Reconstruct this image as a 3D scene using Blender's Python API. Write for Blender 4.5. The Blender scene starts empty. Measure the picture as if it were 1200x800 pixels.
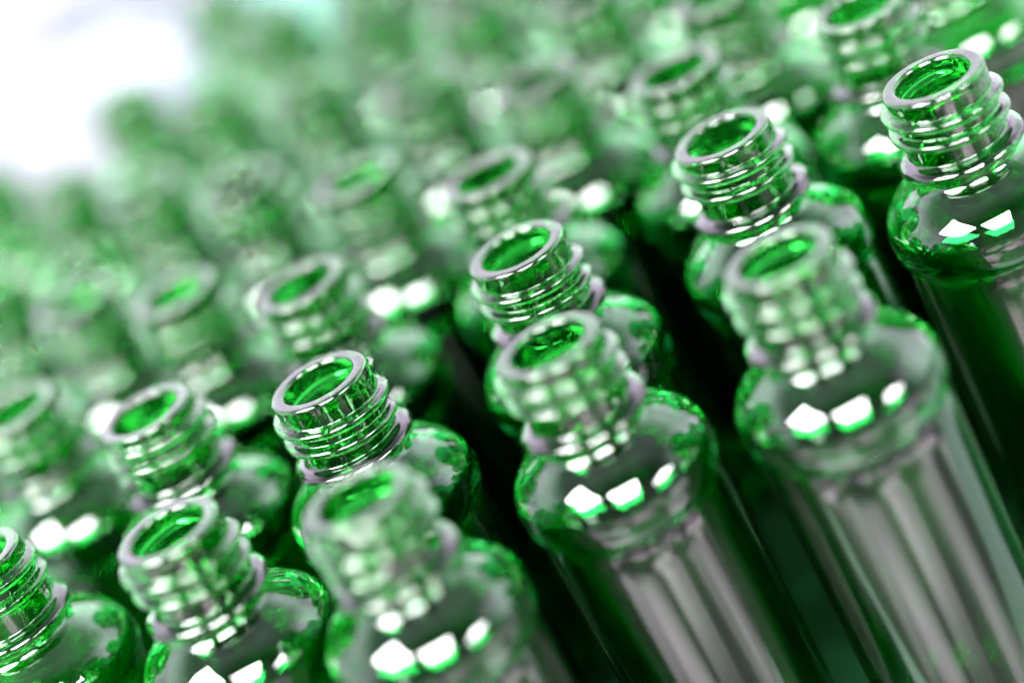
import bpy, bmesh, math, random
from mathutils import Vector, Matrix, Euler

random.seed(7)
sc = bpy.context.scene
col = sc.collection
MM = 0.001
H = 140.0            # bottle height in mm: rim plane above the table
PI = math.pi


# ------------------------------------------------------------------ helpers
def link(o):
    col.objects.link(o)
    return o


def tag(o, label=None, cat=None, group=None, kind=None):
    if label: o['label'] = label
    if cat: o['category'] = cat
    if group: o['group'] = group
    if kind: o['kind'] = kind
    return o


def mesh_obj(name, verts, faces, mat, parent=None, smooth=False):
    me = bpy.data.meshes.new(name)
    me.from_pydata(verts, [], faces)
    me.materials.append(mat)
    if smooth:
        me.polygons.foreach_set('use_smooth', [True] * len(me.polygons))
    me.update()
    o = bpy.data.objects.new(name, me)
    link(o)
    if parent: o.parent = parent
    return o


# ---------------------------------------------------------------- materials
def new_mat(name):
    m = bpy.data.materials.new(name)
    m.use_nodes = True
    nt = m.node_tree
    nt.nodes.clear()
    out = nt.nodes.new('ShaderNodeOutputMaterial')
    return m, nt, out


def glass_material(name, tint, ior=1.66, rough=0.0, wave=0.0, gloss=0.02):
    m, nt, out = new_mat(name)
    N = nt.nodes.new
    L = nt.links.new
    fr = N('ShaderNodeFresnel'); fr.inputs['IOR'].default_value = ior
    rf = N('ShaderNodeBsdfRefraction'); rf.inputs['IOR'].default_value = ior
    rf.inputs['Roughness'].default_value = rough
    gl = N('ShaderNodeBsdfGlossy')
    gl.inputs['Color'].default_value = (1, 1, 1, 1)
    gl.inputs['Roughness'].default_value = gloss
    mx = N('ShaderNodeMixShader')
    # each bottle a touch deeper or paler
    oi = N('ShaderNodeObjectInfo')
    mr = N('ShaderNodeMapRange')
    mr.inputs['To Min'].default_value = 0.92
    mr.inputs['To Max'].default_value = 1.08
    L(oi.outputs['Random'], mr.inputs['Value'])
    gm = N('ShaderNodeGamma')
    gm.inputs['Color'].default_value = (*tint, 1)
    L(mr.outputs['Result'], gm.inputs['Gamma'])
    L(gm.outputs['Color'], rf.inputs['Color'])
    L(fr.outputs['Fac'], mx.inputs['Fac'])
    L(rf.outputs[0], mx.inputs[1])
    L(gl.outputs[0], mx.inputs[2])
    if wave > 0:
        tc = N('ShaderNodeTexCoord')
        mp = N('ShaderNodeMapping'); mp.inputs['Scale'].default_value = (1, 1, 0.12)
        ad = N('ShaderNodeVectorMath'); ad.operation = 'ADD'
        L(tc.outputs['Object'], ad.inputs[0])
        cb = N('ShaderNodeCombineXYZ')
        ml = N('ShaderNodeMath'); ml.operation = 'MULTIPLY'; ml.inputs[1].default_value = 3.0
        L(oi.outputs['Random'], ml.inputs[0])
        L(ml.outputs[0], cb.inputs[0]); L(ml.outputs[0], cb.inputs[2])
        L(cb.outputs[0], ad.inputs[1])
        L(ad.outputs[0], mp.inputs['Vector'])
        nz = N('ShaderNodeTexNoise'); nz.inputs['Scale'].default_value = 60
        nz.inputs['Detail'].default_value = 1.5
        L(mp.outputs[0], nz.inputs['Vector'])
        bp = N('ShaderNodeBump'); bp.inputs['Strength'].default_value = 1.0
        bp.inputs['Distance'].default_value = wave
        L(nz.outputs['Fac'], bp.inputs['Height'])
        for n in (fr, rf, gl):
            L(bp.outputs[0], n.inputs['Normal'])
    L(mx.outputs[0], out.inputs['Surface'])
    return m


GREEN = (0.13, 0.74, 0.29)
GREEN_THICK = (0.15, 0.60, 0.21)
mat_neck = glass_material('green_bottle_neck', GREEN_THICK, wave=0.00004)
mat_shoulder = glass_material('green_bottle_shoulder', GREEN, wave=0.00012)
mat_body = glass_material('green_bottle_body', (0.08, 0.64, 0.20), ior=1.72, wave=0.00008, gloss=0.11)


def floor_material(name, c0, c1, scale, rough=0.5, p0=0.4, p1=0.6):
    """Two surface tones broken up by noise."""
    m, nt, out = new_mat(name)
    N = nt.nodes.new; L = nt.links.new
    b = N('ShaderNodeBsdfPrincipled')
    tc = N('ShaderNodeTexCoord')
    nz = N('ShaderNodeTexNoise'); nz.inputs['Scale'].default_value = scale; nz.inputs['Detail'].default_value = 3
    L(tc.outputs['Object'], nz.inputs['Vector'])
    cr = N('ShaderNodeValToRGB')
    cr.color_ramp.elements[0].position = p0; cr.color_ramp.elements[0].color = (*c0, 1)
    cr.color_ramp.elements[1].position = p1; cr.color_ramp.elements[1].color = (*c1, 1)
    L(nz.outputs['Fac'], cr.inputs['Fac'])
    L(cr.outputs['Color'], b.inputs['Base Color'])
    b.inputs['Roughness'].default_value = rough
    L(b.outputs[0], out.inputs['Surface'])
    return m


def plastic(name, c, rough=0.4, spec=0.5):
    m, nt, out = new_mat(name)
    b = nt.nodes.new('ShaderNodeBsdfPrincipled')
    nz = nt.nodes.new('ShaderNodeTexNoise'); nz.inputs['Scale'].default_value = 40
    mr = nt.nodes.new('ShaderNodeMapRange')
    mr.inputs['To Min'].default_value = rough - 0.08; mr.inputs['To Max'].default_value = rough + 0.08
    nt.links.new(nz.outputs['Fac'], mr.inputs['Value'])
    nt.links.new(mr.outputs['Result'], b.inputs['Roughness'])
    b.inputs['Base Color'].default_value = (*c, 1)
    b.inputs['Specular IOR Level'].default_value = spec
    nt.links.new(b.outputs[0], out.inputs['Surface'])
    return m


# -------------------------------------------------------------- bottle mesh
SEG = 216


def smooth_curve(pts, step):
    """Catmull-Rom through (z, r) control points, sampled about every `step` mm."""
    out = []
    P = [pts[0]] + list(pts) + [pts[-1]]
    for i in range(1, len(P) - 2):
        a, b, c, d = P[i - 1], P[i], P[i + 1], P[i + 2]
        n = max(1, int(math.hypot(c[0] - b[0], c[1] - b[1]) / step))
        for k in range(n):
            t = k / n
            q = []
            for j in (0, 1):
                q.append(0.5 * (2 * b[j] + (c[j] - a[j]) * t + (2 * a[j] - 5 * b[j] + 4 * c[j] - d[j]) * t * t
                                + (3 * b[j] - a[j] - 3 * c[j] + d[j]) * t ** 3))
            out.append(tuple(q))
    out.append(tuple(pts[-1]))
    return out


def line(a, b, step):
    n = max(1, int(math.hypot(b[0] - a[0], b[1] - a[1]) / step))
    return [(a[0] + (b[0] - a[0]) * k / n, a[1] + (b[1] - a[1]) * k / n) for k in range(n + 1)]


# z is measured down from the rim plane (negative), r is the radius; all mm
prof = []   # entries: (z, r, zone)


def add(pts, zone):
    for p in pts:
        if prof and math.hypot(p[0] - prof[-1][0], p[1] - prof[-1][1]) < 1e-4:
            continue
        prof.append((p[0], p[1], zone))


# outside, from the rim down
rim = [(-0.55 + 0.55 * math.sin(a), 9.35 - 0.55 * math.cos(a)) for a in [PI / 2 * k / 5 for k in range(6)]]
rim += [(-0.9 + 0.9 * math.cos(a), 11.0 + 0.9 * math.sin(a)) for a in [PI / 2 * k / 7 for k in range(8)]]
add(rim, 'rim')
add(line((-0.9, 11.9), (-2.6, 11.75), 0.3), 'neck')
add(line((-2.6, 11.75), (-16.2, 11.5), 0.15), 'neck')
add(smooth_curve([(-16.2, 11.5), (-16.6, 12.0), (-16.95, 13.2), (-17.55, 14.3), (-18.4, 14.75), (-19.25, 14.45),
                  (-19.85, 13.5), (-20.15, 12.7), (-20.7, 12.25)], 0.2), 'ring')
add(smooth_curve([(-20.7, 12.25), (-21.5, 12.45), (-22.5, 13.3), (-23.8, 15.3), (-25.4, 17.9), (-27.6, 20.4), (-30.2, 22.2),
                  (-33.2, 23.0), (-36.2, 22.95), (-38.6, 22.45), (-40.1, 21.75), (-41.0, 20.95)], 0.5), 'shoulder')
add([(-41.0, 20.95), (-41.2, 20.97), (-42.2, 21.2), (-43.4, 21.4), (-45.0, 21.55), (-48.0, 21.7)], 'body')
add(line((-48.0, 21.7), (-H + 7, 21.7), 3.0), 'body')
add([(-H + 5 - 5 * math.sin(a), 16.7 + 5 * math.cos(a)) for a in [PI / 2 * k / 8 for k in range(9)]], 'body')
add(smooth_curve([(-H, 16.7), (-H + 0.4, 15.5), (-H + 3.0, 9.0), (-H + 4.0, 0.02)], 1.5), 'body')
n_out = len(prof)
# inside, from the base back up
add(smooth_curve([(-H + 6.0, 0.02), (-H + 5.0, 9.0), (-H + 2.6, 15.0)], 1.5), 'base_in')
add([(-H + 6 - 4 * math.cos(a), 16.2 + 4 * math.sin(a)) for a in [PI / 2 * k / 6 for k in range(7)]], 'body')
add(line((-H + 7, 20.3), (-46.5, 20.3), 3.0), 'body')
add(smooth_curve([(-46.5, 20.3), (-43.5, 19.95), (-41.2, 19.2)], 0.4), 'body')
add(smooth_curve([(-41.2, 19.2), (-40.0, 19.6), (-38.2, 20.2), (-35.8, 20.9), (-33.2, 21.0), (-30.9, 20.0), (-28.7, 17.9),
                  (-26.9, 15.1), (-25.2, 12.3), (-23.4, 10.3), (-21.6, 9.5), (-20.2, 9.3)], 0.5), 'shoulder')
add(smooth_curve([(-20.2, 9.3), (-18.0, 9.1), (-10.0, 8.95), (-2.0, 8.8), (-0.55, 8.8)], 0.6), 'neck')
NP = len(prof)

PITCH, T0, T1 = 4.9, -3.0, -13.4          # the thread centre line runs from T0 down to T1
TURNS = (T0 - T1) / PITCH


def thread_height(z, th):
    """Radial height of the helical thread at depth z and angle th (0..2pi)."""
    best = 0.0
    for k in range(-1, 4):
        t = th / (2 * PI) + k
        if t < 0 or t > TURNS:
            continue
        zc = T0 - PITCH * t
        d = (z - zc) / (1.1 if z > zc else 2.0)       # steep upper face, longer lower flank
        if abs(d) >= 1:
            continue
        fade = min(1, t / 0.12, (TURNS - t) / 0.12)
        fade = fade * fade * (3 - 2 * fade)
        best = max(best, 2.2 * fade * (1 - d * d) ** (0.62 if d > 0 else 0.95))
    return best


def build_bottle_meshes():
    verts = []
    heights = []
    for i, (z, r, zone) in enumerate(prof):
        for s in range(SEG):
            th = 2 * PI * s / SEG
            h = thread_height(z, th) if (zone == 'neck' and r > 11.4) else 0.0
            heights.append(h)
            rr = r + h
            if i < n_out and zone != 'rim' and z > -H + 6:      # the two mould seams
                for sm in (PI / 2, 3 * PI / 2):
                    dd = abs(th - sm) * r
                    if dd < 0.55:
                        rr += 0.09 * (1 - (dd / 0.55) ** 2)
            if zone == 'ring' and r > 13.5:       # the transfer ring is not perfectly even
                rr += 0.05 * math.sin(3 * th)
            verts.append((rr * math.cos(th) * MM, rr * math.sin(th) * MM, (z + H) * MM))
    faces, zones = [], []
    for i in range(NP):
        j = (i + 1) % NP
        if i == NP - 1:
            pass
        za, zb = prof[i][2], prof[j][2]
        zone = zb if i < n_out else za
        if i == n_out - 1:
            zone = None                           # the two centre points are capped below
        for s in range(SEG):
            t = (s + 1) % SEG
            a, b, c, d = i * SEG + s, i * SEG + t, j * SEG + t, j * SEG + s
            if zone is None:
                continue
            zn = zone
            if zn == 'base_in': zn = 'body'
            if zn == 'rim': zn = 'neck'
            if zn == 'neck' and max(heights[a], heights[b], heights[c], heights[d]) > 0.12:
                zn = 'thread'
            faces.append((a, d, c, b)); zones.append(zn)
    # close the pinholes in the middle of the base, outside and inside
    o = (n_out - 1) * SEG
    faces.append(tuple(o + s for s in range(SEG))); zones.append('body')
    o = n_out * SEG
    faces.append(tuple(o + s for s in reversed(range(SEG)))); zones.append('body')
    full = bpy.data.meshes.new('bottle_full')
    full.from_pydata(verts, [], faces)
    full.update()
    nor = [v.normal.copy() for v in full.vertices]
    # make sure they point out of the glass
    k = next(i for i, p in enumerate(prof) if p[2] == 'body') + 6
    v = Vector(verts[k * SEG]); n = nor[k * SEG]
    flip = n.x < 0
    if flip:
        nor = [-x for x in nor]
        faces = [tuple(reversed(f)) for f in faces]
    bpy.data.meshes.remove(full)
    res = {}
    for want, mat, nm in (('neck', mat_neck, 'threaded_neck'), ('thread', mat_neck, 'screw_thread'), ('ring', mat_neck, 'neck_ring'),
                          ('shoulder', mat_shoulder, 'shoulder'), ('body', mat_body, 'body')):
        idx, vs, fs = {}, [], []
        for f, zn in zip(faces, zones):
            if zn != want: continue
            g = []
            for a in f:
                if a not in idx:
                    idx[a] = len(vs); vs.append(a)
                g.append(idx[a])
            fs.append(g)
        me = bpy.data.meshes.new(nm)
        me.from_pydata([verts[a] for a in vs], [], fs)
        me.materials.append(mat)
        me.polygons.foreach_set('use_smooth', [True] * len(me.polygons))
        me.update()
        me.normals_split_custom_set_from_vertices([tuple(nor[a]) for a in vs])
        res[nm] = me
    return res


BM = build_bottle_meshes()


def make_bottle():
    root = link(bpy.data.objects.new('glass_bottle', None))
    root.empty_display_size = 0.01
    def part(nm, parent):
        o = link(bpy.data.objects.new(nm, BM[nm]))
        o.parent = parent
        return o
    nk = part('threaded_neck', root)
    part('screw_thread', nk)
    part('neck_ring', nk)
    part('shoulder', root)
    part('body', root)
    return root


def copy_tree(o, parent=None):
    c = o.copy()
    link(c)
    if parent: c.parent = parent
    for ch in list(o.children):
        copy_tree(ch, c)
    return c


# ------------------------------------------------------- where bottles stand
G = 'empty green bottles standing close together in rows'
named = [
    (-42.4, 424.6, 'blurred green bottle at the front near the lower middle, soft rim hiding a shoulder behind'),
    (6.2, 445.2, 'middle front green bottle, soft rim, sharp square glints on shoulder, grey streaked body'),
    (55.9, 431.0, 'nearest green bottle on the right with blurred rim and wide grey streaked body'),
    (108.9, 473.2, 'green bottle nearest the right edge, crisp rim, dark line under its shoulder'),
    (-83.5, 452.6, 'green bottle with sharp neck low on the left, beside the large blurred rim'),
    (-42.7, 484.6, 'sharpest green bottle, left of centre, crisp threads, behind the large blurred rim'),
    (10.7, 498.1, 'sharp green bottle at the centre whose threads show above the second front bottle'),
    (64.8, 500.2, 'sharp green bottle right of centre behind the blurred wide front bottle'),
    (111.9, 529.8, 'slightly blurred green bottle cut by the top edge, just left of the crisp right bottle'),
    (-130.8, 487.5, 'green bottle cut off by the left edge in the lower corner'),
    (-84.7, 516.2, 'slightly soft green bottle on the left just behind the low left sharp bottle'),
    (-39.7, 542.2, 'blurred green bottle with pale oval rim behind the sharpest left bottle'),
    (13.9, 547.8, 'blurred green bottle with glowing mouth behind the sharp centre bottle'),
    (67.4, 550.5, 'blurred green bottle with glowing mouth behind the sharp bottle right of centre'),
]
ordw = ['first', 'second', 'third', 'fourth', 'fifth', 'sixth', 'seventh', 'eighth', 'ninth', 'tenth', 'eleventh', 'twelfth']
rows = [
    [(-121, 558), (-73.4, 577.5), (-16, 590), (37, 592), (89, 585), (140, 562)],
    [(-150, 598), (-101, 612), (-46, 631), (9, 637), (62, 637), (114, 628)],
    [(-127, 655), (-76, 672), (-20, 681), (34, 684), (87, 681)],
    [(-152, 693), (-101, 713), (-48, 725), (7, 730), (60, 731)],
    [(-128, 756), (-76, 770), (-21, 776), (33, 779)],
    [(-38, 826), (14, 829), (83, 772), (66, 825)],
]
proto = make_bottle()
first = True
placed = []


def place(x, y, label):
    global first
    o = proto if first else copy_tree(proto)
    first = False
    o.location = (x * MM, y * MM, 0)
    e = Euler((math.radians(random.uniform(-.8, .8)), math.radians(random.uniform(-.8, .8)), random.uniform(0, 2 * PI)))
    o.rotation_euler = e
    lean = e.to_matrix() @ Vector((0, 0, H * MM))       # the measured spot is that of the rim
    o.location = (x * MM - lean.x, y * MM - lean.y, 0)
    tag(o, label, 'bottle', G)
    placed.append(o)


for x, y, lb in named:
    place(x, y, lb)
for ri, row in enumerate(rows):
    for ci, (x, y) in enumerate(row):
        place(x + random.uniform(-2, 2), y + random.uniform(-2, 2),
              'out of focus green bottle, %s from the left in the %s row from the front' % (ordw[ci], ordw[ri + 3]))

# ------------------------------------------------------------------ setting
S = 12.0
FL = -0.92
flo = mesh_obj('floor', [(-S, -S, FL), (S, -S, FL), (S, S, FL), (-S, S, FL)], [(0, 1, 2, 3)],
               floor_material('pale_hall_floor', (0.03, 0.020, 0.027), (0.66, 0.47, 0.60), 1.0, 0.55, 0.44, 0.60))  # unseen floor; blotches made up so the bottle bodies reflect streaks
tag(flo, kind='structure')


def slab(name, x0, x1, y0, y1, z0, z1, bev, mat, parent=None):
    bm = bmesh.new()
    bmesh.ops.create_cube(bm, size=1)
    for v in bm.verts:
        v.co = Vector(((x0 + x1) / 2 + v.co.x * (x1 - x0), (y0 + y1) / 2 + v.co.y * (y1 - y0), (z0 + z1) / 2 + v.co.z * (z1 - z0)))
    bmesh.ops.bevel(bm, geom=bm.edges[:], offset=bev, segments=3, affect='EDGES', profile=0.5)
    me = bpy.data.meshes.new(name); bm.to_mesh(me); bm.free()
    me.materials.append(mat)
    o = link(bpy.data.objects.new(name, me))
    if parent: o.parent = parent
    return o


tb = slab('work_table', -0.62, 0.40, 0.382, 2.6, -0.04, 0.0, 0.004,
          floor_material('white_table_top', (0.14, 0.16, 0.165), (0.16, 0.18, 0.185), 5, 0.45))
tag(tb, 'pale table top carrying all the green bottles', 'table')

# added sheet just above the table, its dark green paints shade into the gaps
mat_dark = plastic('gap_shade_green', (0.003, 0.030, 0.008), 0.9, 0.08)
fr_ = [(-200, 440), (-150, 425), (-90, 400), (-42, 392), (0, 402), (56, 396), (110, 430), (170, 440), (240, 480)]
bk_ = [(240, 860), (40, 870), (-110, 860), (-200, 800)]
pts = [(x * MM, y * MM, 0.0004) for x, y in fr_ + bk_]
shade_o = mesh_obj('gap_shade_sheet', pts, [tuple(range(len(pts)))], mat_dark)
tag(shade_o, 'dark green sheet added as painted shade under the crowded green bottles', 'shade sheet')


def tub(x, y, wx, wy, h, mat, label):
    """An open moulded tub: tapering walls of real thickness, a rolled lip and a floor."""
    t = link(bpy.data.objects.new('plastic_tub', None))
    t.location = (x, y, 0)
    tag(t, label, 'tub')
    def ring(hx, hy, z, rad, n=8):
        o = []
        for cx, cy, a0 in ((1, 1, 0), (-1, 1, 90), (-1, -1, 180), (1, -1, 270)):
            for k in range(n + 1):
                a = math.radians(a0 + 90 * k / n)
                o.append((cx * (hx - rad) + rad * math.cos(a), cy * (hy - rad) + rad * math.sin(a), z))
        return o
    def loft(name, rings, caps, parent):
        n = len(rings[0]); v = [p for r in rings for p in r]; f = []
        for i in range(len(rings) - 1):
            for k in range(n):
                k2 = (k + 1) % n
                f.append((i * n + k, i * n + k2, (i + 1) * n + k2, (i + 1) * n + k))
        if caps:
            f.append(tuple(reversed(range(n)))); f.append(tuple((len(rings) - 1) * n + k for k in range(n)))
        else:
            m = len(rings) - 1
            f += [(m * n + k, m * n + (k + 1) % n, (k + 1) % n, k) for k in range(n)]
        return mesh_obj(name, v, f, mat, parent, True)
    a, b = wx / 2, wy / 2
    loft('tub_wall', [ring(a * .86, b * .86, 0.001, .008), ring(a, b, h, .010), ring(a - .003, b - .003, h, .008),
                      ring(a * .86 - .003, b * .86 - .003, 0.005, .006)], True, t)
    loft('rim', [ring(a + .005, b + .005, h - .006, .012), ring(a + .006, b + .006, h - .002, .012), ring(a + .004, b + .004, h + .002, .012),
                 ring(a - .004, b - .004, h + .002, .008), ring(a - .004, b - .004, h - .004, .008)], False, t)
    return t


tub(-0.006, 0.955, 0.062, 0.062, 0.132, plastic('turquoise_plastic', (0.025, 0.13, 0.11)), 'small turquoise plastic tub behind the last row of bottles')
tub(-0.088, 1.00, 0.056, 0.06, 0.122, plastic('lilac_plastic', (0.15, 0.165, 0.20)), 'pale lilac plastic tub behind the bottles at the upper left')


# -------------------------------------------------------------------- light
w = bpy.data.worlds.new('World')
sc.world = w
w.use_nodes = True
nt = w.node_tree
nt.nodes.clear()
N = nt.nodes.new; L = nt.links.new
wo = N('ShaderNodeOutputWorld')
bg = N('ShaderNodeBackground')
tc = N('ShaderNodeTexCoord')
sp = N('ShaderNodeSeparateXYZ')
L(tc.outputs['Generated'], sp.inputs[0])
# bright hall behind and beside the bottles, darker roof and darker aisle on the viewer's side
def maprange(src, a, b, c, d):
    m = N('ShaderNodeMapRange'); m.interpolation_type = 'SMOOTHSTEP'
    for k, v in zip(('From Min', 'From Max', 'To Min', 'To Max'), (a, b, c, d)):
        m.inputs[k].default_value = v
    L(src, m.inputs['Value'])
    return m.outputs['Result']
def mul(a, b):
    m = N('ShaderNodeMath'); m.operation = 'MULTIPLY'
    L(a, m.inputs[0]); L(b, m.inputs[1])
    return m.outputs[0]
az = maprange(sp.outputs['Y'], -0.5, 0.05, 0.08, 1.0)
el = maprange(sp.outputs['Z'], 0.55, 0.82, 1.0, 0.18)
nz = N('ShaderNodeTexNoise'); nz.inputs['Scale'].default_value = 2.2; nz.inputs['Detail'].default_value = 3
L(tc.outputs['Generated'], nz.inputs['Vector'])
pat = maprange(nz.outputs['Fac'], 0.35, 0.6, 0.65, 1.1)
side = maprange(sp.outputs['X'], -0.85, -0.3, 0.6, 1.0)
k = mul(mul(mul(az, el), pat), side)
k2 = N('ShaderNodeMath'); k2.operation = 'MULTIPLY'; k2.inputs[1].default_value = 4.1
L(k, k2.inputs[0])
bg.inputs['Color'].default_value = (1.0, 0.84, 1.10, 1)
L(k2.outputs[0], bg.inputs['Strength'])
L(bg.outputs[0], wo.inputs['Surface'])

target = Vector((0.01, 0.46, H * MM))


def panel(az, el, dist, sx, sy, rad, name, flat=True):
    """A square ceiling lamp seen from the bottles at azimuth az (0 = towards the camera, + right) and elevation el."""
    a, e_ = math.radians(az), math.radians(el)
    d = Vector((math.sin(a) * math.cos(e_), -math.cos(a) * math.cos(e_), math.sin(e_)))
    l = bpy.data.lights.new(name, 'AREA')
    l.shape = 'RECTANGLE'; l.size = sx; l.size_y = sy
    l.energy = rad * PI * sx * sy
    l.color = (1.0, 0.99, 1.0)
    o = link(bpy.data.objects.new(name, l))
    o.location = target + d * dist
    if not flat:
        o.rotation_euler = (-d).to_track_quat('-Z', 'Y').to_euler()
    return o


panel(-68, 47, 2.4, 1.2, 1.25, 78, 'ceiling_lamp')
panel(-3, 42, 2.62, 1.15, 1.45, 78, 'ceiling_lamp')
panel(44, 27, 3.85, 1.2, 1.7, 70, 'ceiling_lamp')
panel(-46, 9, 3.2, 0.55, 0.4, 16, 'wall_lamp', False)

# ------------------------------------------------------------------- camera
cd = bpy.data.cameras.new('camera')
cam = link(bpy.data.objects.new('camera', cd))
sc.camera = cam
cd.sensor_fit = 'HORIZONTAL'; cd.sensor_width = 36
cd.lens = 36 * 2765.49 / 1200
cd.clip_start = 0.01; cd.clip_end = 100
e_, r_ = math.radians(25.24), math.radians(28.04)
fw = Vector((0, math.cos(e_), -math.sin(e_)))
rt = Vector((1, 0, 0)); up = Vector((0, math.sin(e_), math.cos(e_)))
R = math.cos(r_) * rt - math.sin(r_) * up
U = math.cos(r_) * up + math.sin(r_) * rt
M = Matrix((R, U, -fw)).transposed().to_4x4()
M.translation = Vector((0, 0, (H + 214.28) * MM))
cam.matrix_world = M
cd.dof.use_dof = True
cd.dof.focus_distance = 0.526
cd.dof.aperture_fstop = 2.5
cd.dof.aperture_blades = 0

# ----------------------------------------------------------------- renderer
sc.render.engine = 'CYCLES'
cy = sc.cycles
cy.max_bounces = 28
cy.transmission_bounces = 28
cy.glossy_bounces = 12
cy.diffuse_bounces = 3
cy.transparent_max_bounces = 8
cy.caustics_reflective = True
cy.caustics_refractive = True
cy.blur_glossy = 0.3
cy.sample_clamp_indirect = 30
cy.use_denoising = True
cy.use_adaptive_sampling = True
cy.adaptive_threshold = 0.02
sc.view_settings.view_transform = 'Standard'
sc.view_settings.look = 'None'
sc.view_settings.exposure = 0
sc.view_settings.gamma = 1
